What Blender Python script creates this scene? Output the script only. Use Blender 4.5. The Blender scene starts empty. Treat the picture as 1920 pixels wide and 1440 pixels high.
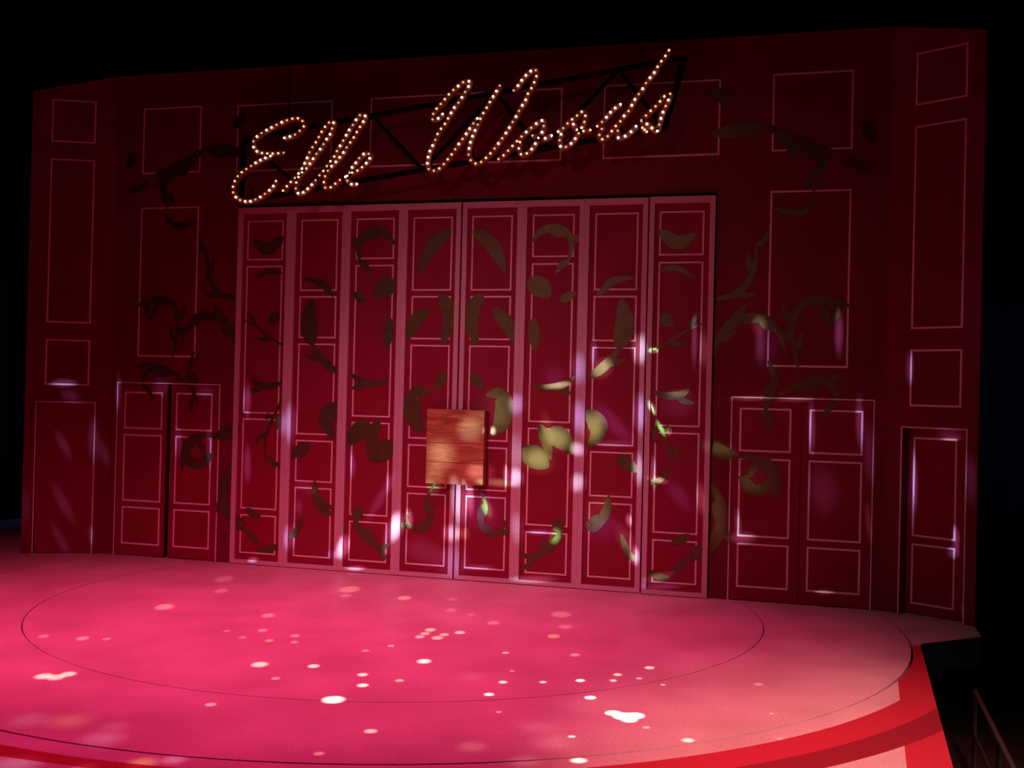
import bpy, bmesh, math, random
from mathutils import Vector, Matrix
random.seed(4)
C = bpy.context.scene.collection
sc = bpy.context.scene

# ------------------------------------------------------------------ camera
S = 2.45                                   # metres per design unit (a side door is one unit high)
PITCH, ROLL, YAW = -0.00858, 0.02434, -0.28082
FPX = 2079.0
_c, _s = math.cos(YAW), math.sin(YAW)
def to_stage(v):                           # camera-survey frame -> stage frame (X along back wall, Y upstage)
    return Vector((v[0]*_c + v[1]*_s, -v[0]*_s + v[1]*_c, v[2]))
CAM = Vector((4.697, -13.778, 2.45))
_fw = Vector((0, math.cos(PITCH), -math.sin(PITCH)))
_up = Vector((0, math.sin(PITCH), math.cos(PITCH)))
_rt = Vector((1, 0, 0))
RT = to_stage(math.cos(ROLL)*_rt + math.sin(ROLL)*_up)
UP = to_stage(-math.sin(ROLL)*_rt + math.cos(ROLL)*_up)
FW = to_stage(_fw)
cd = bpy.data.cameras.new('camera'); cam = bpy.data.objects.new('camera', cd); C.objects.link(cam)
cd.sensor_width = 36; cd.lens = 36*FPX/1920; cd.clip_end = 200
cam.matrix_world = Matrix(((RT.x, UP.x, -FW.x, CAM.x), (RT.y, UP.y, -FW.y, CAM.y), (RT.z, UP.z, -FW.z, CAM.z), (0, 0, 0, 1)))
sc.camera = cam
def ray(x, y): return FW + RT*((x-960)/FPX) + UP*((720-y)/FPX)
def on_wall(x, y, Y=0.0):                  # a photo pixel as a point of the plane y = Y
    d = ray(x, y); return CAM + d*((Y-CAM.y)/d.y)
def on_floor(x, y, Z=0.0):
    d = ray(x, y); return CAM + d*((Z-CAM.z)/d.z)

# ------------------------------------------------------------------ world, exposure, main lights
w = bpy.data.worlds.new('world'); sc.world = w; w.use_nodes = True
w.node_tree.nodes['Background'].inputs[0].default_value = (.25, .4, 1, 1)
w.node_tree.nodes['Background'].inputs[1].default_value = .0035
sc.view_settings.view_transform = 'Standard'; sc.view_settings.look = 'None'
sc.view_settings.exposure = 0; sc.view_settings.gamma = 1; sc.view_settings.use_curve_mapping = False

def spot(name, loc, target, energy, color, half_deg, blend=.5, radius=.1, sx=1, sy=1, roll=0.0):
    l = bpy.data.lights.new(name, 'SPOT'); l.energy = energy; l.color = color
    if half_deg < .6: sx *= half_deg/.6; sy *= half_deg/.6; half_deg = .6      # cones narrower than 1 degree
    l.spot_size = math.radians(2*half_deg); l.spot_blend = blend; l.shadow_soft_size = radius
    o = bpy.data.objects.new(name, l); C.objects.link(o)
    o.location = loc
    q = (Vector(target)-Vector(loc)).to_track_quat('-Z', 'Y')
    o.rotation_mode = 'QUATERNION'
    o.rotation_quaternion = q @ Matrix.Rotation(roll, 3, 'Z').to_quaternion()
    o.scale = (sx, sy, 1)
    return o
spot('added_side_fill', (7.5, -11, 6), (7, -4.2, -1), 330, (1, .6, .45), 20, 1, .4)  # added warm fill lamp that lifts the handrail and side floor out of black
RED = (1, .035, .25); PINK = (1, .42, .52)
spot('stage_light_red_wash', (-2.2, -4.6, 9.5), (-1.2, -4.4, 0), 2700, RED, 36, 1, .4)
spot('stage_light_red_wash', (2.2, -4.6, 9.5), (1.5, -4.0, 0), 2200, RED, 32, 1, .4)
spot('stage_light_front_red', (-4.0, -13.0, 7.0), (-4.2, -5.2, 0), 2900, (1, .09, .22), 23, 1, .4)
spot('stage_light_front_pink', (6.5, -13.5, 7.5), (5.5, -6.7, 0), 9000, (1, .40, .38), 15.5, 1, .3)
spot('stage_light_doors', (0.5, -12.5, 9.0), (.2, 0, 1.2), 1500, PINK, 14, 1, .4)
spot('stage_light_doors_wide', (0.0, -12.5, 9.0), (.9, 0, 0.1), 800, PINK, 27, 1, .5)
spot('stage_light_blue_side', (7.2, -6, 5.5), (7.2, 2.9, 2.4), 330, (.1, .3, 1), 12, 1, .3)
spot('stage_light_blue_side', (-7.2, -6, 6.5), (-9.4, 2.2, 1.4), 330, (.12, .25, 1), 12, 1, .3)

# ------------------------------------------------------------------ materials
def mat(name, col, rough=.6, spec=.25, var=.0, vscale=3, metal=0.0):
    m = bpy.data.materials.new(name); m.use_nodes = True; nt = m.node_tree
    b = nt.nodes['Principled BSDF']; b.inputs['Roughness'].default_value = rough
    b.inputs['Specular IOR Level'].default_value = spec; b.inputs['Metallic'].default_value = metal
    b.inputs['Base Color'].default_value = (*col, 1)
    if var:
        tc = nt.nodes.new('ShaderNodeTexCoord'); n = nt.nodes.new('ShaderNodeTexNoise'); n.inputs['Scale'].default_value = vscale
        n.inputs['Detail'].default_value = 5
        nt.links.new(tc.outputs['Object'], n.inputs['Vector'])
        r = nt.nodes.new('ShaderNodeValToRGB'); r.color_ramp.elements[0].position = .3; r.color_ramp.elements[1].position = .7
        r.color_ramp.elements[0].color = (*[c*(1-var) for c in col], 1); r.color_ramp.elements[1].color = (*[min(1, c*(1+var)) for c in col], 1)
        nt.links.new(n.outputs['Fac'], r.inputs['Fac']); nt.links.new(r.outputs['Color'], b.inputs['Base Color'])
    return m
M_wall = mat('red_wall_paint', (.185, .010, .026), .65, .2, .12, 1.5)
M_door = mat('red_door_paint', (.27, .009, .034), .6, .2, .1, 2)
M_sdoor = mat('red_side_door_paint', (.25, .009, .030), .6, .2, .1, 2)
M_line = mat('pink_line_paint', (.80, .53, .57), .6, .2)
M_frame = mat('pink_frame_paint', (.62, .35, .41), .6, .2, .08, 40)
M_vine = mat('gold_vine_paint', (.15, .112, .045), .45, .3, .15, 9, metal=.7)
M_black = mat('black_cloth', (.028, .03, .034), .95, .05)
M_dark = mat('black_floor_paint', (.03, .02, .016), .8, .15, .3, 4)
M_steel = mat('black_steel', (.006, .005, .005), .7, .1)
M_cable = mat('black_cable', (.01, .01, .01), .6, .2)
M_channel = mat('dark_copper_letter', (.20, .045, .02), .5, .4)
M_base = mat('bulb_socket', (.05, .03, .02), .5, .3)
def emis(name, col, st):
    m = bpy.data.materials.new(name); m.use_nodes = True; nt = m.node_tree; b = nt.nodes['Principled BSDF']
    b.inputs['Base Color'].default_value = (.8, .7, .6, 1)
    b.inputs['Emission Color'].default_value = (*col, 1); b.inputs['Emission Strength'].default_value = st
    return m
M_bulbs = [emis('bulb_white', (1, .74, .55), 4.2), emis('bulb_warm', (1, .55, .30), 1.4), emis('bulb_amber', (1, .42, .10), 1.0), emis('bulb_dim', (1, .5, .38), .6)]

def deck_material(name, bands):
    m = bpy.data.materials.new(name); m.use_nodes = True; nt = m.node_tree; N = nt.nodes.new; L = nt.links.new
    b = nt.nodes['Principled BSDF']; b.inputs['Roughness'].default_value = .42; b.inputs['Specular IOR Level'].default_value = .3
    g = N('ShaderNodeNewGeometry')
    n = N('ShaderNodeTexNoise'); n.inputs['Scale'].default_value = 1.1; n.inputs['Detail'].default_value = 6; L(g.outputs['Position'], n.inputs['Vector'])
    r = N('ShaderNodeValToRGB'); r.color_ramp.elements[0].position = .35; r.color_ramp.elements[1].position = .7
    r.color_ramp.elements[0].color = (.60, .38, .35, 1); r.color_ramp.elements[1].color = (.78, .53, .48, 1)
    L(n.outputs['Fac'], r.inputs['Fac'])
    fine = N('ShaderNodeTexNoise'); fine.inputs['Scale'].default_value = 55; fine.inputs['Detail'].default_value = 3; L(g.outputs['Position'], fine.inputs['Vector'])
    rr = N('ShaderNodeMapRange'); rr.inputs['From Min'].default_value = .3; rr.inputs['From Max'].default_value = .7
    rr.inputs['To Min'].default_value = .82; rr.inputs['To Max'].default_value = 1.16; L(fine.outputs['Fac'], rr.inputs['Value'])
    out = r.outputs['Color']
    def math_(op, a, bb):
        x = N('ShaderNodeMath'); x.operation = op
        for i, v in enumerate((a, bb)):
            if isinstance(v, (int, float)): x.inputs[i].default_value = v
            else: L(v, x.inputs[i])
        return x.outputs[0]
    if bands:
        sp = N('ShaderNodeSeparateXYZ'); L(g.outputs['Position'], sp.inputs[0])
        X, Y = sp.outputs['X'], sp.outputs['Y']
        dx = math_('SUBTRACT', X, REV[0]); dy = math_('SUBTRACT', Y, REV[1])
        rad = math_('SQRT', math_('ADD', math_('MULTIPLY', dx, dx), math_('MULTIPLY', dy, dy)), 0)
        inr = lambda a, c: math_('MULTIPLY', math_('GREATER_THAN', rad, a*S), math_('LESS_THAN', rad, c*S))
        front = math_('LESS_THAN', Y, -.745*S)
        side = math_('MULTIPLY', math_('GREATER_THAN', math_('SUBTRACT', X, math_('MULTIPLY', Y, .0315)), (2.188+.0236)*S), front)
        notlip = math_('GREATER_THAN', Y, -3.146*S)
        red = math_('MULTIPLY', math_('MULTIPLY', inr(2.325, 2.545), notlip), math_('LESS_THAN', Y, -.9*S))
        red = math_('MAXIMUM', red, side)
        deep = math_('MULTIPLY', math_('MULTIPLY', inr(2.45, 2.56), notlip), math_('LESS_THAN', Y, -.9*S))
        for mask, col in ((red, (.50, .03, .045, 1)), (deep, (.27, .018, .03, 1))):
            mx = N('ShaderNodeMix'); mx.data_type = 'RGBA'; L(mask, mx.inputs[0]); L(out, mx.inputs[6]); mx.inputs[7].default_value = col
            out = mx.outputs[2]
    mu = N('ShaderNodeMix'); mu.data_type = 'RGBA'; mu.blend_type = 'MULTIPLY'; mu.inputs[0].default_value = 1
    L(out, mu.inputs[6]); L(rr.outputs[0], mu.inputs[7]); L(mu.outputs[2], b.inputs['Base Color'])
    return m
REV = (.016*S, -.756*S); R_OUT, R_IN = 2.237*S, 1.641*S
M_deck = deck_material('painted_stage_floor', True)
M_revolve = deck_material('pale_revolve_floor', False)

def wood_material():
    m = bpy.data.materials.new('plank_wood'); m.use_nodes = True; nt = m.node_tree; N = nt.nodes.new; L = nt.links.new
    b = nt.nodes['Principled BSDF']; b.inputs['Roughness'].default_value = .45
    tc = N('ShaderNodeTexCoord'); mp = N('ShaderNodeMapping'); mp.inputs['Scale'].default_value = (1.6, 4, 9); L(tc.outputs['Object'], mp.inputs[0])
    n = N('ShaderNodeTexNoise'); n.inputs['Scale'].default_value = 1.6; n.inputs['Detail'].default_value = 8; n.inputs['Distortion'].default_value = 1.2; L(mp.outputs[0], n.inputs['Vector'])
    r = N('ShaderNodeValToRGB'); r.color_ramp.elements[0].position = .3; r.color_ramp.elements[1].position = .72
    r.color_ramp.elements[0].color = (.30, .07, .022, 1); r.color_ramp.elements[1].color = (.62, .27, .11, 1)
    L(n.outputs['Fac'], r.inputs['Fac']); L(r.outputs['Color'], b.inputs['Base Color'])
    return m
M_wood = wood_material()

# ------------------------------------------------------------------ mesh helpers
class MB:
    def __init__(s): s.v, s.f = [], []
    def box(s, x0, x1, y0, y1, z0, z1):
        b = len(s.v)
        s.v += [(x, y, z) for z in (z0, z1) for y in (y0, y1) for x in (x0, x1)]
        s.f += [tuple(b+i for i in q) for q in ((0, 2, 3, 1), (4, 5, 7, 6), (0, 1, 5, 4), (2, 6, 7, 3), (0, 4, 6, 2), (1, 3, 7, 5))]
        return s
    def ring(s, x0, x1, z0, z1, wd, y0, y1):          # rectangular outline of width wd, centred on the given lines
        h = wd/2
        s.box(x0-h, x1+h, y0, y1, z1-h, z1+h); s.box(x0-h, x1+h, y0, y1, z0-h, z0+h)
        s.box(x0-h, x0+h, y0, y1, z0+h, z1-h); s.box(x1-h, x1+h, y0, y1, z0+h, z1-h); return s
    def tube(s, a, b, r, n=8):
        a, b = Vector(a), Vector(b); d = (b-a).normalized(); u = d.orthogonal().normalized(); v = d.cross(u); k = len(s.v)
        for p in (a, b):
            for i in range(n):
                t = 2*math.pi*i/n; s.v.append(tuple(p+u*(r*math.cos(t))+v*(r*math.sin(t))))
        for i in range(n):
            j = (i+1) % n; s.f.append((k+i, k+j, k+n+j, k+n+i))
        s.f.append(tuple(k+i for i in reversed(range(n)))); s.f.append(tuple(k+n+i for i in range(n))); return s
    def build(s, name, m, parent=None, bevel=0):
        me = bpy.data.meshes.new(name); me.from_pydata(s.v, [], s.f); me.materials.append(m); me.update()
        o = bpy.data.objects.new(name, me); C.objects.link(o)
        if parent: o.parent = parent
        if bevel:
            md = o.modifiers.new('bevel', 'BEVEL'); md.width = bevel; md.segments = 2; md.limit_method = 'ANGLE'
        return o
def tag(o, label=None, cat=None, group=None, kind=None):
    for k, v in (('label', label), ('category', cat), ('group', group), ('kind', kind)):
        if v: o[k] = v
    return o
def empty(name, loc=(0, 0, 0), rz=0):
    o = bpy.data.objects.new(name, None); C.objects.link(o); o.location = loc; o.rotation_euler = (0, 0, rz); o.empty_display_size = .2; return o

# ------------------------------------------------------------------ stage floor, revolve, black surroundings
poly = [(2.235*S-.0, -3.6*S), (2.292*S, -.735*S), (2.30*S, -.70*S), (2.56*S, -.45*S), (2.56*S, 1.3*S), (-4.0*S, 1.3*S), (-4.0*S, -3.6*S)]
def ring_deck():
    pts = []
    angs = [2*math.pi*i/256 for i in range(256)]
    angs += [math.atan2(y-REV[1], x-REV[0]) % (2*math.pi) for x, y in poly]
    angs = sorted(set(round(a, 6) for a in angs)); m = MB(); n = len(angs)
    for a in angs:
        d = (math.cos(a), math.sin(a)); best = None
        for i in range(len(poly)):
            p, q = poly[i], poly[(i+1) % len(poly)]
            ex, ey = q[0]-p[0], q[1]-p[1]; den = d[0]*ey-d[1]*ex
            if abs(den) < 1e-9: continue
            t = ((p[0]-REV[0])*ey-(p[1]-REV[1])*ex)/den; u = ((p[0]-REV[0])*d[1]-(p[1]-REV[1])*d[0])/den
            if t > 0 and -1e-6 <= u <= 1+1e-6 and (best is None or t > best): best = t
        r0 = R_OUT+.013
        for r, z in ((r0, -.06), (r0, 0), (best, 0), (best, -.30)):
            m.v.append((REV[0]+d[0]*r, REV[1]+d[1]*r, z))
    for i in range(n):
        j = (i+1) % n
        for k in range(3): m.f.append((4*i+k, 4*i+k+1, 4*j+k+1, 4*j+k))
    return m
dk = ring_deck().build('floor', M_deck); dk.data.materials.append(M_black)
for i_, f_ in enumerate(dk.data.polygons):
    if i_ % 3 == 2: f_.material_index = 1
tag(dk, kind='structure')
def disc(r0, r1, n=192):
    m = MB()
    for i in range(n):
        a = 2*math.pi*i/n; c, s_ = math.cos(a), math.sin(a)
        rs = ((r1, -.05), (r1, 0)) + (((r0, 0), (r0, -.05)) if r0 else ())
        for r, z in rs: m.v.append((r*c, r*s_, z))
    k = 4 if r0 else 2
    for i in range(n):
        j = (i+1) % n
        for q in range(k-1): m.f.append((k*i+q, k*j+q, k*j+q+1, k*i+q+1))
        if r0: m.f.append((k*i+3, k*j+3, k*j, k*i))
    if not r0:
        m.f.append(tuple(2*i+1 for i in range(n))); m.f.append(tuple(2*i for i in reversed(range(n))))
    return m
rv = empty('stage_revolve', (REV[0], REV[1], 0))
tag(rv, 'large round revolve let into the pink stage floor in front of the doors', 'revolving stage')
disc(R_IN+.006, R_OUT-.011).build('outer_ring', M_revolve, rv)
disc(0, R_IN-.006).build('inner_disc', M_revolve, rv)
sub = MB().box(-12, 13, -11, 5, -1.1, -1.0)
tag(sub.build('floor_auditorium', M_dark), kind='structure')
tag(MB().box(-3.95*S, 2.2*S, -3.55*S, 1.25*S, -.32, -.061).build('floor_stage_base', M_black), kind='structure')
tag(MB().box(2.2*S, 2.5*S, -.44*S, 1.25*S, -.32, -.061).build('floor_stage_side_base', M_black), kind='structure')
tag(MB().box(2.215*S, 2.223*S, -3.55*S, -.75*S, -1.0, -.29).build('floor_stage_front_skirt', M_black), kind='structure')

def drape(name, p0, p1, z0, z1, label, folds):
    m = MB(); n = folds*8; a, b = Vector(p0), Vector(p1); d = (b-a); nrm = Vector((-d.y, d.x)).normalized()
    for i in range(n+1):
        t = i/n; off = .09*math.sin(2*math.pi*folds*t)+.03*math.sin(5.1*folds*t)
        p = a+d*t+nrm*off
        m.v += [(p.x, p.y, z0), (p.x, p.y, z1)]
    for i in range(n): m.f.append((2*i, 2*i+2, 2*i+3, 2*i+1))
    o = m.build(name, M_black); md = o.modifiers.new('thickness', 'SOLIDIFY'); md.thickness = .01
    for f in o.data.polygons: f.use_smooth = True
    return tag(o, label, 'curtain')
drape('stage_curtain', (-9.6, 2.9), (6.25, 2.9), .0, 10.5, 'black pleated curtain hanging behind the red set wall', 40)
drape('stage_curtain', (-9.5, -1.0), (-9.3, 2.7), .0, 10.5, 'black pleated curtain at the left edge of the stage', 9)
drape('stage_curtain', (6.0, 3.45), (12.6, 2.3), -1.0, 10.5, 'black pleated curtain to the right of the red set wall', 16)

# ------------------------------------------------------------------ set walls
LW, LH = .022, .004                        # width and height of the painted pink lines
TOP = 2.815*S; HX = 2.168*S; TH = .08
wall = MB()
DX0, DX1, DZ = 1.443*S, 2.112*S, 1.006*S
CX, CZ = 1.345*S, 2.035*S
for s_ in (-1, 1):
    x0, x1 = sorted((s_*DX1, s_*HX)); wall.box(x0, x1, 0, TH, .004, TOP)
    x0, x1 = sorted((s_*DX0, s_*DX1)); wall.box(x0, x1, 0, TH, DZ, TOP)
    x0, x1 = sorted((s_*CX, s_*DX0)); wall.box(x0, x1, 0, TH, .004, TOP)
wall.box(-CX, CX, 0, TH, CZ, TOP)
wb = tag(wall.build('wall_back', M_wall), kind='structure')
def lines(parent, x0, x1, z0, z1, y=0.0, name='panel_moulding', wd=LW):
    return MB().ring(x0*S, x1*S, z0*S, z1*S, wd, y-LH, y).build(name, M_line, parent)
for s_ in (-1, 1):
    a, b = sorted((s_*1.61, s_*1.985))
    lines(wb, a, b, 2.235, 2.612); lines(wb, a, b, 1.168, 2.03)
for a, b in ((-1.37, -.785), (-.548, .528), (.757, 1.345)): lines(wb, a, b, 2.228, 2.602)

def side_wall(sgn, ang, wd, door):
    # local x runs outwards from the hinge (negative on the left), local y = 0 is the face
    root = empty('wall_left' if sgn < 0 else 'wall_right', (sgn*HX, 0, 0), ang); tag(root, kind='structure')
    W_ = wd*S; d0, d1, dz = door[0]*S, door[1]*S, .883*S
    X = lambda a, b: sorted((sgn*a, sgn*b))
    m = MB(); off = .0
    for a, b, z0 in ((off, d0, 0), (d0, d1, dz), (d1, W_, 0)):
        x0, x1 = X(a, b); m.box(x0, x1, 0, TH, max(z0, .004), TOP)
    m.v = [(x, y, z-(.115*S*abs(x)/W_ if z > TOP-.01 else 0)) for x, y, z in m.v]
    m.build('wall_face', M_wall, root)
    for z0, z1 in ((2.415, 2.656), (1.355, 2.308), (.99, 1.249)):
        a, b = X(.125, .365); lines(root, a, b, z0, z1)
    return root, X
wl, XL = side_wall(-1, .135-YAW, .478, (.085, .41))
wr, XR = side_wall(1, -.81-YAW, .452, (.088, .396))

def frame_lines(parent, x0, x1, z1, wd=.016, name='door_frame'):
    m = MB(); h = wd/2
    m.box(x0-wd, x1+wd, -.006, .0, z1, z1+wd); m.box(x0-wd, x0, -.006, .0, 0, z1); m.box(x1, x1+wd, -.006, .0, 0, z1)
    return m.build(name, M_line, parent)
def door_leaf(parent, x0, x1, z1, y, rects, mt, th=.045):
    lf = MB().box(x0, x1, y, y+th, .012, z1).build('door_leaf', mt, parent)
    for a, b, c, d in rects: lines(lf, a, b, c, d, y)
    return lf
# door_1 and door_4: single doors in the angled side walls
d1 = empty('door_1', (-HX, 0, 0), .135-YAW); tag(d1, kind='structure')
x0, x1 = -.41*S, -.085*S
frame_lines(d1, x0, x1, .883*S); door_leaf(d1, x0+.006, x1-.006, .883*S-.006, .03, [], M_sdoor)
d4 = empty('door_4', (HX, 0, 0), -.81-YAW); tag(d4, kind='structure')
x0, x1 = .088*S, .396*S
frame_lines(d4, x0, x1, .883*S)
rev = MB(); rev.box(x0-.02, x0, TH, .19, 0, .883*S+.02); rev.box(x1, x1+.02, TH, .19, 0, .883*S+.02); rev.box(x0, x1, TH, .19, .883*S, .883*S+.02)
rev.build('door_jamb', M_wall, d4)
door_leaf(d4, x0+.006, x1-.006, .883*S-.006, .14, [(.122, .325, .372, .835), (.122, .325, .052, .330)], M_sdoor)
# door_2 and door_3: double doors in the back wall
RZ = ((.745, .953), (.322, .704), (.071, .281))
double_leaves = []
for nm, s_ in (('door_2', -1), ('door_3', 1)):
    d = empty(nm, (s_*1.7775*S, 0, 0)); tag(d, kind='structure'); cx = s_*1.7775
    frame_lines(d, -(DX1-DX0)/2, (DX1-DX0)/2, DZ)
    for k in (-1, 1):
        a, b = ((1.484, 1.725) if k*s_ < 0 else (1.820, 2.062)) if s_ > 0 else ((-2.062, -1.816) if k < 0 else (-1.717, -1.490))
        if k < 0: X0, X1 = -(DX1-DX0)/2+.006, -.003
        else: X0, X1 = .003, (DX1-DX0)/2-.006
        if s_ < 0: X1 = X1-.012 if k < 0 else X1; X0 = X0+.05 if k > 0 else X0
        rects = [(a-cx, b-cx, z0, z1) for z0, z1 in RZ]
        lf = door_leaf(d, X0, X1, DZ-.006, .002, rects, M_sdoor)
        double_leaves.append((lf, cx*S, X0+cx*S, X1+cx*S, d))

# ------------------------------------------------------------------ eight tall folding door leaves
ZA = ((1.722, 1.938), (.857, 1.682), (.317, .820), (.066, .277))
ZB = ((1.548, 1.938), (1.285, 1.511), (.748, 1.247), (.485, .709), (.068, .447))
LBL = ['leftmost tall red folding door leaf, beside the wall with the left double door',
       'tall red folding door leaf second from the left, with five outlined panels',
       'tall red folding door leaf third from the left, with four outlined panels',
       'tall red door leaf left of the centre seam, behind the wooden board',
       'tall red door leaf right of the centre seam, behind the wooden board',
       'tall red folding door leaf third from the right, with four outlined panels and gold leaves',
       'tall red folding door leaf second from the right, with five outlined panels',
       'rightmost tall red folding door leaf, beside the wall with the right double door']
LWD = .335*S; leaves = []
FR = .026*S
for k in range(8):
    xc = (-1.34+.335*(k+.5))*S
    yo = -.03 if k == 7 else 0.0
    lf = empty('folding_door_leaf', (xc, yo, 0))
    tag(lf, LBL[k], 'door', 'tall folding door leaves in the middle of the set')
    g0 = .012 if k in (4, 7) else .0008; g1 = .012 if k in (3, 6) else .0008
    a, b = -LWD/2+g0, LWD/2-g1; zt = 2.016*S
    MB().box(a+.01, b-.01, -.015, .03, .012, zt-.01).build('panel', M_door, lf)
    f = MB(); y0, y1 = -.048, .034
    wl_ = FR*(1.15 if k in (0,) else 1); 
    f.box(a, a+wl_, y0, y1, .01, zt); f.box(b-wl_, b, y0, y1, .01, zt)
    f.box(a+wl_, b-wl_, y0, y1, zt-.034*S, zt); f.box(a+wl_, b-wl_, y0, y1, .01, .026*S)
    f.build('frame', M_frame, lf)
    for z0, z1 in (ZA if k in (0, 2, 5, 7) else ZB):
        MB().ring(-.1085*S, .1085*S, z0*S, z1*S, LW*.9, -.015-LH, -.015).build('panel_moulding', M_line, lf)
    leaves.append((lf, xc, yo))

# ------------------------------------------------------------------ painted gold vines (traced on the right half, the left half mirrors it)
VINES = [
 ([(893,905),(908,935),(911,957),(903,972),(906,990),(921,1001),(938,997),(948,981),(940,969)], 10),
 ([(922,814),(940,795),(947,762),(936,738),(912,742)], 34),
 ([(1000,722),(1030,727),(1060,720),(1078,706)], 13),
 ([(1104,708),(1124,695),(1148,672),(1162,650)], 17), ([(1160,655),(1172,610),(1166,560)], 34),
 ([(1012,795),(1024,825),(1034,862)], 20), ([(1028,808),(1052,822),(1080,852)], 36), ([(980,842),(1005,858),(1030,876)], 40),
 ([(1098,770),(1118,790),(1122,812),(1104,840)], 34),
 ([(1220,752),(1233,790),(1247,820),(1258,860),(1252,905)], 6), ([(1232,800),(1258,808),(1250,795)], 6),
 ([(1224,733),(1250,742),(1280,739),(1297,724)], 13), ([(1215,907),(1245,897)], 9), ([(1214,656),(1242,650),(1290,620),(1340,598)], 5),
 ([(1334,682),(1345,640),(1370,608),(1402,597),(1438,600),(1462,628),(1476,672)], 17), ([(1440,676),(1452,710),(1443,750),(1424,792)], 11),
 ([(1500,702),(1488,650),(1486,600),(1510,566),(1546,560),(1570,585),(1555,605),(1538,591)], 12),
 ([(1456,742),(1500,722),(1540,714),(1568,735),(1568,764)], 14),
 ([(1318,826),(1345,845),(1390,858)], 26), ([(1380,856),(1430,862),(1452,888),(1440,915),(1408,918),(1392,900),(1412,890)], 20),
 ([(1322,896),(1350,938),(1352,982),(1336,1020),(1308,1042),(1276,1050)], 20), ([(1212,1068),(1238,1080),(1266,1086)], 13), ([(1297,1003),(1258,1018)], 15),
 ([(1056,980),(1046,1010),(1020,1035),(992,1044),(974,1030)], 14), ([(1038,978),(1058,992)], 24),
 ([(1142,928),(1137,960),(1114,990),(1100,986)], 17), ([(1165,1000),(1180,1040),(1204,1052)], 12), ([(1158,856),(1196,884)], 24),
 ([(888,432),(925,462),(948,512)], 26), ([(906,552),(882,592),(896,648)], 30), ([(925,580),(950,605),(962,640)], 26), ([(884,700),(905,730)], 18),
 ([(998,455),(1018,433),(1050,430),(1072,452),(1066,496)], 16), ([(990,528),(1015,540),(1030,560)], 36), ([(1052,565),(1080,548)], 16), ([(1000,596),(1004,660)], 20),
 ([(1120,556),(1150,528),(1190,520)], 14), ([(1238,432),(1272,456),(1306,438)], 24), ([(1236,508),(1270,504),(1300,520)], 10), ([(1240,590),(1262,612)], 20),
 ([(1334,252),(1400,242),(1436,235)], 24), ([(1438,234),(1480,262),(1522,282),(1542,306),(1524,364)], 24), ([(1334,562),(1382,550),(1412,510),(1420,452)], 12),
 ([(1620,232),(1640,262)], 22), ([(1340,168),(1368,196)], 20), ([(1580,300),(1630,320)], 14), ([(1450,390),(1500,400),(1530,375)], 12),
]
def smooth(pts, n=9):
    out = []
    P = [pts[0]]+pts+[pts[-1]]
    for i in range(1, len(P)-2):
        for k in range(n):
            t = k/n
            out.append(.5*((2*P[i])+(P[i+1]-P[i-1])*t+(2*P[i-1]-5*P[i]+4*P[i+1]-P[i+2])*t*t+(-P[i-1]+3*P[i]-3*P[i+1]+P[i+2])*t**3))
    out.append(P[-2]); return out
buckets = {}
def owner(x, z):
    if abs(x) < 1.34*S and z < 2.01*S:
        k = min(7, int((x+1.34*S)/LWD)); lf, xc, yo = leaves[k]; return ('leaf', k), lf, xc, -.015-LH
    for i, (lf, cx, xa, xb, d) in enumerate(double_leaves):
        if xa < x < xb and z < DZ: return ('door', i), lf, cx, .002-LH
    return ('wall',), wb, 0.0, -LH
def sprouts(P, wd):                         # small pointed leaves growing alternately from a stem
    out = []; acc = 0; side = 1
    for i in range(1, len(P)-1):
        acc += (P[i]-P[i-1]).length
        if acc > .30:
            acc = 0; side = -side; d = (P[i+1]-P[i-1]).normalized(); nn = Vector((-d.z, 0, d.x))*side
            a = P[i]; out.append(([a, a+(d*.45+nn*.55)*.13, a+(d*.9+nn*.6)*.22], .055+wd*.25))
    return out
strokes = []
for pts, wpx in VINES:
    P = smooth([Vector((q.x, 0, q.z)) for q in (on_wall(x, y) for x, y in pts)])
    strokes.append((P, wpx*.0068))
    if wpx < 30 and len(pts) > 3: strokes += [(smooth(a, 5), b) for a, b in sprouts(P, wpx*.0068)]
for si, (base, wmax) in enumerate(strokes):
    for sg in (1, -1):
        P = [Vector((sg*q.x, 0, q.z)) for q in base]; n = len(P)
        lfs, rts = [], []
        for i, p in enumerate(P):
            d = (P[min(i+1, n-1)]-P[max(i-1, 0)]).normalized(); nn = Vector((-d.z, 0, d.x)); t = i/(n-1)
            hw = wmax/2*1.1*(math.sin(math.pi*min(1, max(0, t**.85*.96+.02))))**.9
            lfs.append(p+nn*hw); rts.append(p-nn*hw)
        for i in range(n-1):
            c = (P[i]+P[i+1])/2
            key, par, xo, y = owner(c.x, c.z)
            m = buckets.setdefault(key, [MB(), par])[0]
            yy = y-.0012-.00002*si
            q = [lfs[i], rts[i], rts[i+1], lfs[i+1]]
            if sg < 0: q.reverse()
            if key[0] == 'leaf' and abs(c.x-xo) > LWD/2-.04: continue
            b = len(m.v)
            m.v += [(a.x-xo, yy, a.z) for a in q]; m.f.append((b, b+1, b+2, b+3))
for key, (m, par) in buckets.items():
    o = m.build('painted_vine', M_vine, par); o['label'] = 'gold painted vine scrolls'

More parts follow.
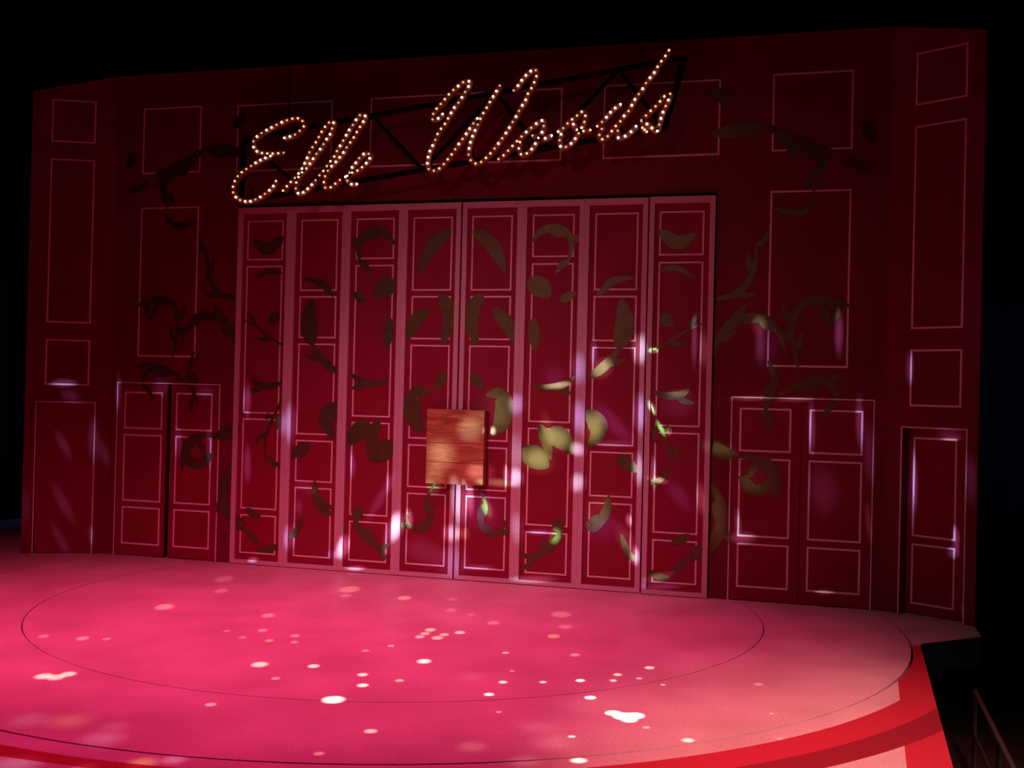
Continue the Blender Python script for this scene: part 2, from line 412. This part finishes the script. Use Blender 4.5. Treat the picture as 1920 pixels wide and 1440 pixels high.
# ------------------------------------------------------------------ wooden board over the centre doors
bx0, bx1, bz0, bz1 = -.150*S, .171*S, .512*S, .908*S
bd = empty('wooden_board', ((bx0+bx1)/2, -.048, bz0))
tag(bd, 'square orange-brown wooden board fixed over the seam of the two middle doors', 'wooden board')
hw = (bx1-bx0)/2; hh = bz1-bz0; cuts = [0, hh*.29, hh*.55, hh]
for i in range(3):
    MB().box(-hw, hw, -.135, -.02, cuts[i]+.002, cuts[i+1]-.002).build('plank', M_wood, bd, .004)
for q in (-hw+.03, hw-.11): MB().box(q, q+.08, -.02, 0, .03, hh-.03).build('back_batten', M_wood, bd)

# ------------------------------------------------------------------ the lit script sign
YS = -.55
A1 = lambda L: [(x/3.84+400, y/3.84+80) for x, y in L]
A2 = lambda L: [(x/3.84+860, y/3.84+60) for x, y in L]
LET = [
 ('E', [A1([(510,685),(580,665),(622,632),(652,595),(632,555),(585,543),(500,568),(430,603),(345,650),(308,680),(285,715),(292,762),(330,790),(410,798),(505,792)]),
        A1([(410,815),(330,848),(260,893),(190,943),(150,1000),(138,1065),(160,1112),(210,1140),(280,1138),(355,1098),(420,1045),(450,995)])]),
 ('l', [A1([(500,1065),(532,1028),(565,993),(600,958),(632,915),(655,870),(675,826),(692,785),(720,740),(745,703),(767,660),(792,620),(825,578),(862,568),(855,612),(838,660),(805,705),(783,745),(755,782),(728,818),(700,860),(668,905),(630,940),(602,985),(592,1030),(597,1075),(630,1085),(670,1058),(699,1030),(735,990)])]),
 ('l', [A1([(762,955),(800,912),(830,868),(872,815),(893,770),(917,732),(945,685),(968,640),(998,600),(1025,555),(1055,520),(1092,528),(1073,577),(1040,627),(1020,665),(990,710),(962,747),(935,790),(908,825),(872,866),(838,900),(812,942),(795,993),(800,1040),(838,1043),(873,1018),(910,988)])]),
 ('e', [A1([(950,965),(985,930),(1000,892),(1030,857),(1060,818),(1097,795),(1132,812),(1105,860),(1073,893),(1033,922),(988,940),(955,970),(968,1000),(990,1018),(1032,1018)])]),
 ('W', [A1([(1650,513),(1612,548),(1572,548),(1588,500),(1620,458),(1655,420),(1683,383),(1725,342),(1765,308),(1805,280),(1847,282),(1827,330),(1800,372),(1772,420),(1738,460),(1713,500),(1687,548),(1657,598),(1622,638),(1603,685),(1583,730),(1560,775),(1545,825),(1540,880),(1557,918),(1605,918),(1645,887),(1678,850),(1710,810),(1740,767),(1770,722),(1800,683),(1835,632),(1868,585),(1900,545)]),
        A2([(295,385),(262,440),(232,488),(205,537),(175,585),(150,635),(130,680),(107,730),(88,778),(75,830),(70,882),(87,924),(130,948),(175,925),(208,892),(243,857),(280,808),(310,768),(338,728),(368,680),(397,632),(425,585),(448,540),(477,497),(498,443),(525,400),(547,352),(562,300),(543,265),(497,298),(463,333),(430,380),(395,420)])]),
 ('o', [A2([(285,915),(325,885),(360,848),(397,808),(435,770),(470,733),(520,690),(560,657),(605,638),(610,692),(583,750),(557,793),(528,838),(492,872),(450,882),(432,838),(440,792)]), A2([(530,745),(572,762),(617,766),(668,745)])]),
 ('o', [A2([(715,717),(762,682),(800,637),(838,617),(875,575),(910,590),(903,652),(877,703),(850,750),(817,793),(778,825),(737,828),(726,783),(737,735)]), A2([(825,663),(848,702),(893,712),(947,705)])]),
 ('d', [A2([(997,678),(1040,638),(1078,595),(1112,557),(1165,520)]), A2([(1030,697),(1010,753),(1040,772),(1082,740),(1117,690),(1157,650),(1187,607),(1227,562),(1250,517),(1280,465),(1315,423),(1342,375),(1380,325),(1412,285),(1443,230),(1482,180),(1514,130)]), A2([(1145,710),(1148,760),(1200,748),(1240,717),(1277,678)])]),
 ('s', [A2([(1315,635),(1353,595),(1397,552),(1440,512),(1470,470),(1522,443),(1508,493),(1487,540),(1462,597),(1448,655),(1430,712)]), A2([(1315,640),(1358,663),(1400,698),(1430,712)]), A2([(1322,688),(1354,718)])]),
]
sg0 = on_wall(850, 330, YS)
sign = empty('lit_name_sign', (sg0.x, YS, sg0.z))
tag(sign, 'slanting handwriting-style sign of lit bulbs on a black truss above the doors', 'lit sign')
def ico(r):
    bm = bmesh.new(); bmesh.ops.create_uvsphere(bm, u_segments=10, v_segments=7, radius=r)
    for f in bm.faces: f.smooth = True
    return bm
bulb_me = []
for mm in M_bulbs:
    bm = ico(.0150); me = bpy.data.meshes.new('bulb'); bm.to_mesh(me); bm.free(); me.materials.append(mm); bulb_me.append(me)
nb = 0; allb = []
PAT = [0, 1, 0, 3, 0, 1, 2, 0, 3, 1, 0, 0, 2, 1, 3]
for li, (ch, strokes) in enumerate(LET):
    body = MB(); bulbs = []
    for st in strokes:
        P = smooth([on_wall(x, y, YS)-sign.location for x, y in st], 5)
        n = len(P); hwid = .036; b0 = len(body.v)
        for i, p in enumerate(P):
            d = (P[min(i+1, n-1)]-P[max(i-1, 0)]).normalized(); nn = Vector((-d.z, 0, d.x))
            for sx_, dy in ((1, .02), (1, .075), (-1, .075), (-1, .02)):
                q = p+nn*(hwid*sx_); body.v.append((q.x, dy, q.z))
        for i in range(n-1):
            for k in range(4):
                kk = (k+1) % 4; body.f.append((b0+4*i+k, b0+4*i+kk, b0+4*i+4+kk, b0+4*i+4+k))
        body.f.append((b0, b0+1, b0+2, b0+3)); e = b0+4*(n-1); body.f.append((e+3, e+2, e+1, e))
        # walk the stroke and drop a bulb every 7 cm
        tot = sum((P[i+1]-P[i]).length for i in range(n-1)); cnt = max(2, round(tot/.079)); step = tot/cnt
        acc = 0; nxt = 0
        for i in range(n-1):
            L_ = (P[i+1]-P[i]).length
            while nxt <= acc+L_+1e-6:
                bulbs.append(P[i].lerp(P[i+1], min(1, max(0, (nxt-acc)/max(L_, 1e-6))))); nxt += step
            acc += L_
    lo = body.build('letter', M_channel, sign); lo['label'] = 'letter %s outlined in bulbs' % ch
    for p in bulbs:
        allb.append((Vector((p.x, .004, p.z)), PAT[(nb*7+nb//5) % 15], lo)); nb += 1
allb.sort(key=lambda q: (q[0]+sign.location-CAM).length)
for q, mi, lo in allb[:100]:                  # the hundred nearest bulbs are sub-parts of their letters
    o = bpy.data.objects.new('bulb', bulb_me[mi]); C.objects.link(o); o.parent = lo; o.location = q
bm = bmesh.new()
for q, mi, lo in allb[100:]:
    n0 = len(bm.faces); bmesh.ops.create_uvsphere(bm, u_segments=10, v_segments=7, radius=.0150, matrix=Matrix.Translation(q))
    bm.faces.ensure_lookup_table()
    for f in bm.faces[n0:]: f.smooth = True; f.material_index = mi
me = bpy.data.meshes.new('bulb_row'); bm.to_mesh(me); bm.free()
for mm in M_bulbs: me.materials.append(mm)
o = bpy.data.objects.new('bulb_row', me); C.objects.link(o); o.parent = sign; o['kind'] = 'stuff'; o['label'] = 'many small lit bulbs'
# black truss behind the letters
t = MB(); yt = .16
def tp(x, y, yy=yt): q = on_wall(x, y, YS+yy)-sign.location; return (q.x, yy, q.z)
bot = lambda f: (452+f*(1246-452), 378+f*(240-378)); top = lambda f: (458+f*(1284-458), 262+f*(108-262))
t.tube(tp(*bot(0)), tp(*bot(1)), .035); t.tube(tp(*top(0)), tp(*top(1)), .035)
fr = [0, .15, .29, .43, .57, .71, .85, 1]
for i, f in enumerate(fr):
    if i in (0, 7): t.tube(tp(*bot(f)), tp(*top(f)), .04)
    if i < 7:
        a, b = (bot(f), top(fr[i+1])) if i % 2 else (top(f), bot(fr[i+1]))
        t.tube(tp(*a), tp(*b), .026)
tr = t.build('truss', M_steel, sign); tr['label'] = 'black steel truss'
for f in (.03, .12, .2, .3, .45, .55, .68, .78, .9, .98):
    a = Vector(tp(*bot(f))); MB().tube((a.x, .07, a.z+.16), (a.x, .17, a.z+.02), .012).build('letter_bracket', M_steel, sign)
for f in (.1, .9):
    a = Vector(tp(*top(f))); MB().tube(a, (a.x, a.y, 10.3-sign.location.z), .008, 6).build('hanging_cable', M_cable, sign)
tag(MB().tube((-9, YS+yt, 10.35), (9, YS+yt, 10.35), .05, 10).build('trim_1', M_steel), kind='structure')

# ------------------------------------------------------------------ handrail beside the stage, in the dark
hr = empty('side_handrail', (6.03, -4.6, -1.0)); tag(hr, 'dark metal handrail standing in the shadow to the right of the stage', 'handrail')
M_rail = mat('dark_rail_metal', (.05, .04, .036), .4, .5)
MB().tube((0, -2.6, .80), (0, 1.9, .80), .022).build('top_rail', M_rail, hr)
MB().tube((0, -2.6, .40), (0, 1.9, .40), .018).build('lower_rail', M_rail, hr)
for y in (-2.6, -1.1, .4, 1.9): MB().tube((0, y, 0), (0, y, .80), .02).build('post', M_rail, hr)

# ------------------------------------------------------------------ white speckle beams on the floor (one breakup projector overhead)
SRC = Vector((.5, -9.0, 9.3))
W, A, V, P_ = (1, .86, .72), (1, .62, .22), (.75, .55, 1), (1, .55, .6)
FLOORSPOTS = [(655,1105,40,.6,P_),(648,1117,22,.4,P_),(758,1121,26,.6,W),(848,1124,20,.3,P_),(845,1144,22,.35,P_),(883,1152,18,.3,P_),(925,1168,24,.4,P_),(1052,1152,38,.4,P_),(1060,1175,26,.3,P_),(1038,1193,24,.7,A),
 (807,1181,21,1.2,W),(797,1188,18,1,W),(787,1194,18,1,W),(833,1190,18,1,W),(820,1196,22,1.2,W),(862,1186,20,1.2,W),(733,1211,13,.7,W),(685,1220,15,.6,A),(795,1240,27,2,W),(680,1265,20,1.5,W),(680,1285,22,2,W),(749,1276,17,1.2,A),
 (625,1312,42,4,W),(948,1224,14,.8,W),(960,1258,10,.8,A),(943,1279,17,1.7,W),(917,1302,19,2.5,W),(1018,1279,14,1.7,W),(1088,1276,18,2.6,W),(1107,1308,22,4,W),(1158,1265,16,1.7,W),(1150,1276,14,1.7,W),(1198,1272,13,.9,W),(1218,1252,19,1.7,W),
 (1243,1284,11,1,W),(1078,1228,20,.6,P_),(935,1335,11,.6,W),(695,1371,26,.8,W),(1072,1381,15,1.5,W),(1085,1426,32,2,W),(1212,1364,14,1,W),(1290,1388,25,1.7,W),(1422,1283,20,.5,P_),(1447,1338,9,.7,W),(1462,1385,14,.6,P_),
 (588,1249,22,1.7,W),(487,1246,32,1.2,W),(517,1272,18,.6,P_),(425,1183,14,.4,P_),(455,1195,16,.4,P_),(492,1182,18,.6,P_),(505,1201,16,.7,A),(553,1192,18,.6,P_),(552,1204,16,.5,P_),(503,1154,26,.5,P_),(308,1138,36,.6,P_),(420,1086,36,.25,P_),(415,1108,26,.3,P_),
 (395,1321,22,.6,P_),(155,1197,24,.6,P_),(200,1198,16,.5,P_),(82,1193,20,.4,P_),(598,1413,22,.4,P_),
 (82,1268,34,1.1,W),(105,1270,34,1,W),(128,1264,30,1.1,W),
 (1150,1337,30,6,W),(1170,1343,40,8,W),(1190,1342,36,7,W),(1180,1350,30,5,W)]
SOFT = [(55,1350,70,.16,V),(130,1352,70,.18,A),(195,1385,70,.22,V),(215,1362,50,.12,V),(885,1400,50,.25,P_),(985,1428,55,.3,P_),(1045,1392,75,.25,P_),(885,1268,40,.14,V),(268,1430,46,.5,A),(325,1425,40,.35,V),(30,1432,80,.35,V),(160,1438,40,.3,V),(830,1150,120,.05,V),(1120,1320,110,.22,P_),(1010,1365,70,.15,P_)]
def pattern_projector(name, src, aim, energy, half_deg, spots):
    # one theatre spotlight with a patterned gobo: every entry is (centre, edge point a, edge point b, strength, colour, softness)
    o = spot(name, src, aim, energy, (1, 1, 1), half_deg, .1, .004); l = o.data
    inv = o.rotation_quaternion.to_matrix().transposed()
    def rat(P): d = inv @ (P-Vector(src)); return Vector((d.x/d.z, d.y/d.z))
    l.use_nodes = True; nt = l.node_tree; N = nt.nodes.new; L = nt.links.new
    em = nt.nodes['Emission']; tc = N('ShaderNodeTexCoord'); sp = N('ShaderNodeSeparateXYZ'); L(tc.outputs['Normal'], sp.inputs[0])
    co = N('ShaderNodeCombineXYZ')
    for i in (0, 1):
        dv = N('ShaderNodeMath'); dv.operation = 'DIVIDE'; L(sp.outputs[i], dv.inputs[0]); L(sp.outputs[2], dv.inputs[1]); L(dv.outputs[0], co.inputs[i])
    acc = None
    for c, pa, pb, br, col, soft in spots:
        c2 = rat(c); a2 = rat(pa)-c2; b2 = rat(pb)-c2
        mp = N('ShaderNodeMapping'); mp.vector_type = 'TEXTURE'; L(co.outputs[0], mp.inputs['Vector'])
        mp.inputs['Location'].default_value = (c2.x, c2.y, 0); mp.inputs['Rotation'].default_value = (0, 0, math.atan2(a2.y, a2.x))
        mp.inputs['Scale'].default_value = (max(a2.length, 1e-4), max(b2.length, 1e-4), 1)
        ln = N('ShaderNodeVectorMath'); ln.operation = 'LENGTH'; L(mp.outputs[0], ln.inputs[0])
        mr = N('ShaderNodeMapRange'); mr.interpolation_type = 'SMOOTHSTEP'; L(ln.outputs['Value'], mr.inputs['Value'])
        mr.inputs['From Min'].default_value = 1-soft; mr.inputs['From Max'].default_value = 1+soft*.35
        mr.inputs['To Min'].default_value = br; mr.inputs['To Max'].default_value = 0
        ma = N('ShaderNodeVectorMath'); ma.operation = 'MULTIPLY_ADD'; L(mr.outputs[0], ma.inputs[0]); ma.inputs[1].default_value = col
        if acc: L(acc, ma.inputs[2])
        acc = ma.outputs[0]
    L(acc, em.inputs['Color']); em.inputs['Strength'].default_value = 1
    return o
def spot_entry(plane, x, y, wp, hp, tilt, br, col, soft):
    t = math.radians(tilt); c, s_ = math.cos(t), math.sin(t)
    return (plane(x, y), plane(x+c*wp/2, y+s_*wp/2), plane(x-s_*hp/2, y+c*hp/2), br, col, soft)
entries = [spot_entry(on_floor, x, y, w_*1.05, w_*.34, 0, br, col, .5) for x, y, w_, br, col in FLOORSPOTS]
entries += [spot_entry(on_floor, x, y, w_*1.3, w_*.45, 0, br*.6, col, 1) for x, y, w_, br, col in SOFT]
for i in range(0, len(entries), 40): pattern_projector('speckle_projector', SRC, (.6, -4.5, 0), 6500, 50, entries[i:i+40])

# ------------------------------------------------------------------ cool streak beams across the set (gobo projectors front of house)
SRC2 = Vector((-1.6, -13.6, 2.4))
B = (.42, .48, 1); BW = (.62, .76, 1); G = (.35, 1, .5); GW = (.62, .7, .5); W = (.75, .78, .85)
# x, y, width px, height px, tilt (degrees, clockwise), strength, colour
WALLSPOTS = [(120,718,40,14,0,.9,B),(132,742,34,22,20,.25,B),(222,735,10,60,0,.5,B),(305,727,30,30,0,.3,B),(385,735,26,20,0,.25,B),(175,825,20,70,0,.3,B),(118,835,16,50,-30,.25,B),(118,945,18,70,-30,.25,B),(112,1012,16,56,-30,.2,B),(170,1003,12,30,0,.3,B),
 (195,850,20,50,-25,.2,B),(334,830,12,50,0,.45,B),(393,840,12,60,0,.4,B),(48,950,14,60,0,.15,B),(463,752,12,52,0,1,B),(463,870,12,60,0,.8,B),(528,795,16,40,0,.4,B),(545,795,18,60,0,.8,B),(543,1008,18,40,10,1,B),(572,915,40,20,20,.25,B),(560,950,12,30,0,.4,B),
 (643,1026,18,36,22,2.4,BW),(660,872,10,40,0,.8,B),(712,935,16,80,35,.5,B),(728,905,10,30,0,.7,B),(742,988,22,44,18,3,BW),(766,973,12,30,0,2.2,BW),(474,1049,16,9,0,1.6,BW),(668,1065,30,8,0,1.6,BW),(625,1040,30,14,0,.5,B),(725,1010,14,60,10,.7,B),
 (862,940,22,70,0,1.6,BW),(880,935,14,50,0,2.4,BW),(848,1000,30,26,0,1.2,BW),(868,1000,22,20,0,1.3,GW),(795,1035,70,40,20,.35,B),(845,1055,60,50,0,.4,B),(900,960,60,60,0,.5,(.35,.25,1)),(895,1064,50,10,0,.9,B),(1000,1086,70,12,0,1.0,BW),(1010,998,34,10,0,1.2,B),
 (934,905,50,13,5,3.4,G),(968,895,22,30,0,1.8,BW),(912,952,15,32,-20,3.6,G),(968,758,26,34,0,.8,B),(968,850,26,60,0,.35,BW),(948,890,10,30,0,1.5,BW),(970,990,20,50,0,.4,BW),
 (1038,705,36,30,0,.3,(.35,.25,1)),(1045,722,42,12,-5,1.5,W),(1085,690,26,50,0,.7,B),(1085,782,26,50,0,.8,B),(1083,842,26,22,25,1.2,BW),(1083,905,26,30,20,1.2,BW),(1112,662,12,40,0,1,B),(1128,690,30,34,40,1.4,W),(1150,795,26,90,-42,.5,(.35,.25,1)),(1112,800,34,50,10,1.0,GW),(1150,832,50,12,0,.5,B),
 (1040,822,50,40,0,1.0,GW),(1008,862,50,40,20,1.3,GW),(1025,800,20,50,-15,.6,GW),(925,770,60,70,0,.35,GW),(922,808,12,14,0,2,BW),
 (1200,655,26,46,0,1.7,BW),(1227,657,14,9,0,5,G),(1224,764,8,22,-18,4.6,(.45,1,.75)),(1241,803,8,26,-25,3,G),(1255,810,10,14,0,1,W),(1200,775,22,60,0,1.2,B),(1197,880,20,50,0,1.0,BW),(1190,1042,16,30,0,2.2,BW),(1178,975,10,20,0,1.8,BW),(1235,900,30,10,15,2.8,W),(1226,885,10,50,0,.9,BW),
 (1303,640,10,80,0,.8,B),(1320,655,14,60,0,.8,W),(1315,935,14,50,0,1.2,W),(1275,737,40,14,0,.5,W),(1275,930,26,60,-35,.4,(.35,.25,1)),(1275,760,60,40,0,.2,B),(1120,960,40,60,20,.4,GW),(1040,1005,18,24,20,2.2,G),(1170,1010,26,50,-25,.7,W),(1235,1083,50,14,-15,.9,W),(1130,990,60,50,-20,.35,(.35,.25,1)),(1240,1100,60,10,0,.8,B),
 (1424,610,24,30,0,.8,W),(1425,645,16,60,0,.7,B),(1573,625,14,70,0,1.4,B),(1440,655,40,70,0,.2,(.35,.25,1)),(1405,747,60,9,0,1.1,W),(1490,749,60,9,0,1.0,W),(1522,800,12,80,0,1.0,B),(1612,790,14,80,0,1.0,B),(1630,850,20,100,0,.3,B),(1392,1008,40,20,0,.9,BW),(1384,985,12,50,0,.7,BW),(1545,1110,30,10,0,.8,W),(1545,920,50,80,0,.25,B),(1628,980,10,60,0,.5,W),
 (1705,900,10,90,0,1.2,B),(1706,690,14,50,0,.8,B),(1775,822,30,8,0,1.0,W),(1782,1010,12,40,0,1.4,B),(1778,1035,20,20,0,1,B),(1797,1145,8,30,0,.9,W),(1770,815,40,20,0,.4,B),(1700,930,16,90,0,.25,B),(1820,900,20,80,0,.3,B),
 (890,805,40,40,0,1.0,GW),(836,852,46,50,-30,1.1,GW),(824,890,30,40,20,.7,GW),(905,885,36,30,0,.6,P_),(812,912,20,24,0,1.2,G),(1350,840,60,24,10,.25,GW),(1410,900,50,40,0,.2,GW),(1345,970,30,90,0,.15,GW)]
def set_plane(x, y):
    if x > 1656: k, h = .585, 1
    elif x < 205: k, h = .44, -1
    else:
        q = on_wall(x, y, -.03); return q if abs(q.x) < 1.35*S else on_wall(x, y, 0)
    d = ray(x, y)                              # angled side walls: Y = -k*(|X|-HX)
    t_ = (-CAM.y - k*(h*CAM.x-HX))/(d.y+k*h*d.x); return CAM+d*t_
GOLD = (GW, G, W, (.45,1,.75))
entries = [spot_entry(set_plane, x, y, wp*1.25, hp*1.25, tl, br*(.62 if col in GOLD else 1.15), col, .85) for x, y, wp, hp, tl, br, col in WALLSPOTS]
for i in range(0, len(entries), 40): pattern_projector('streak_projector', SRC2, (0, 0, 2.2), 8000, 30, entries[i:i+40])
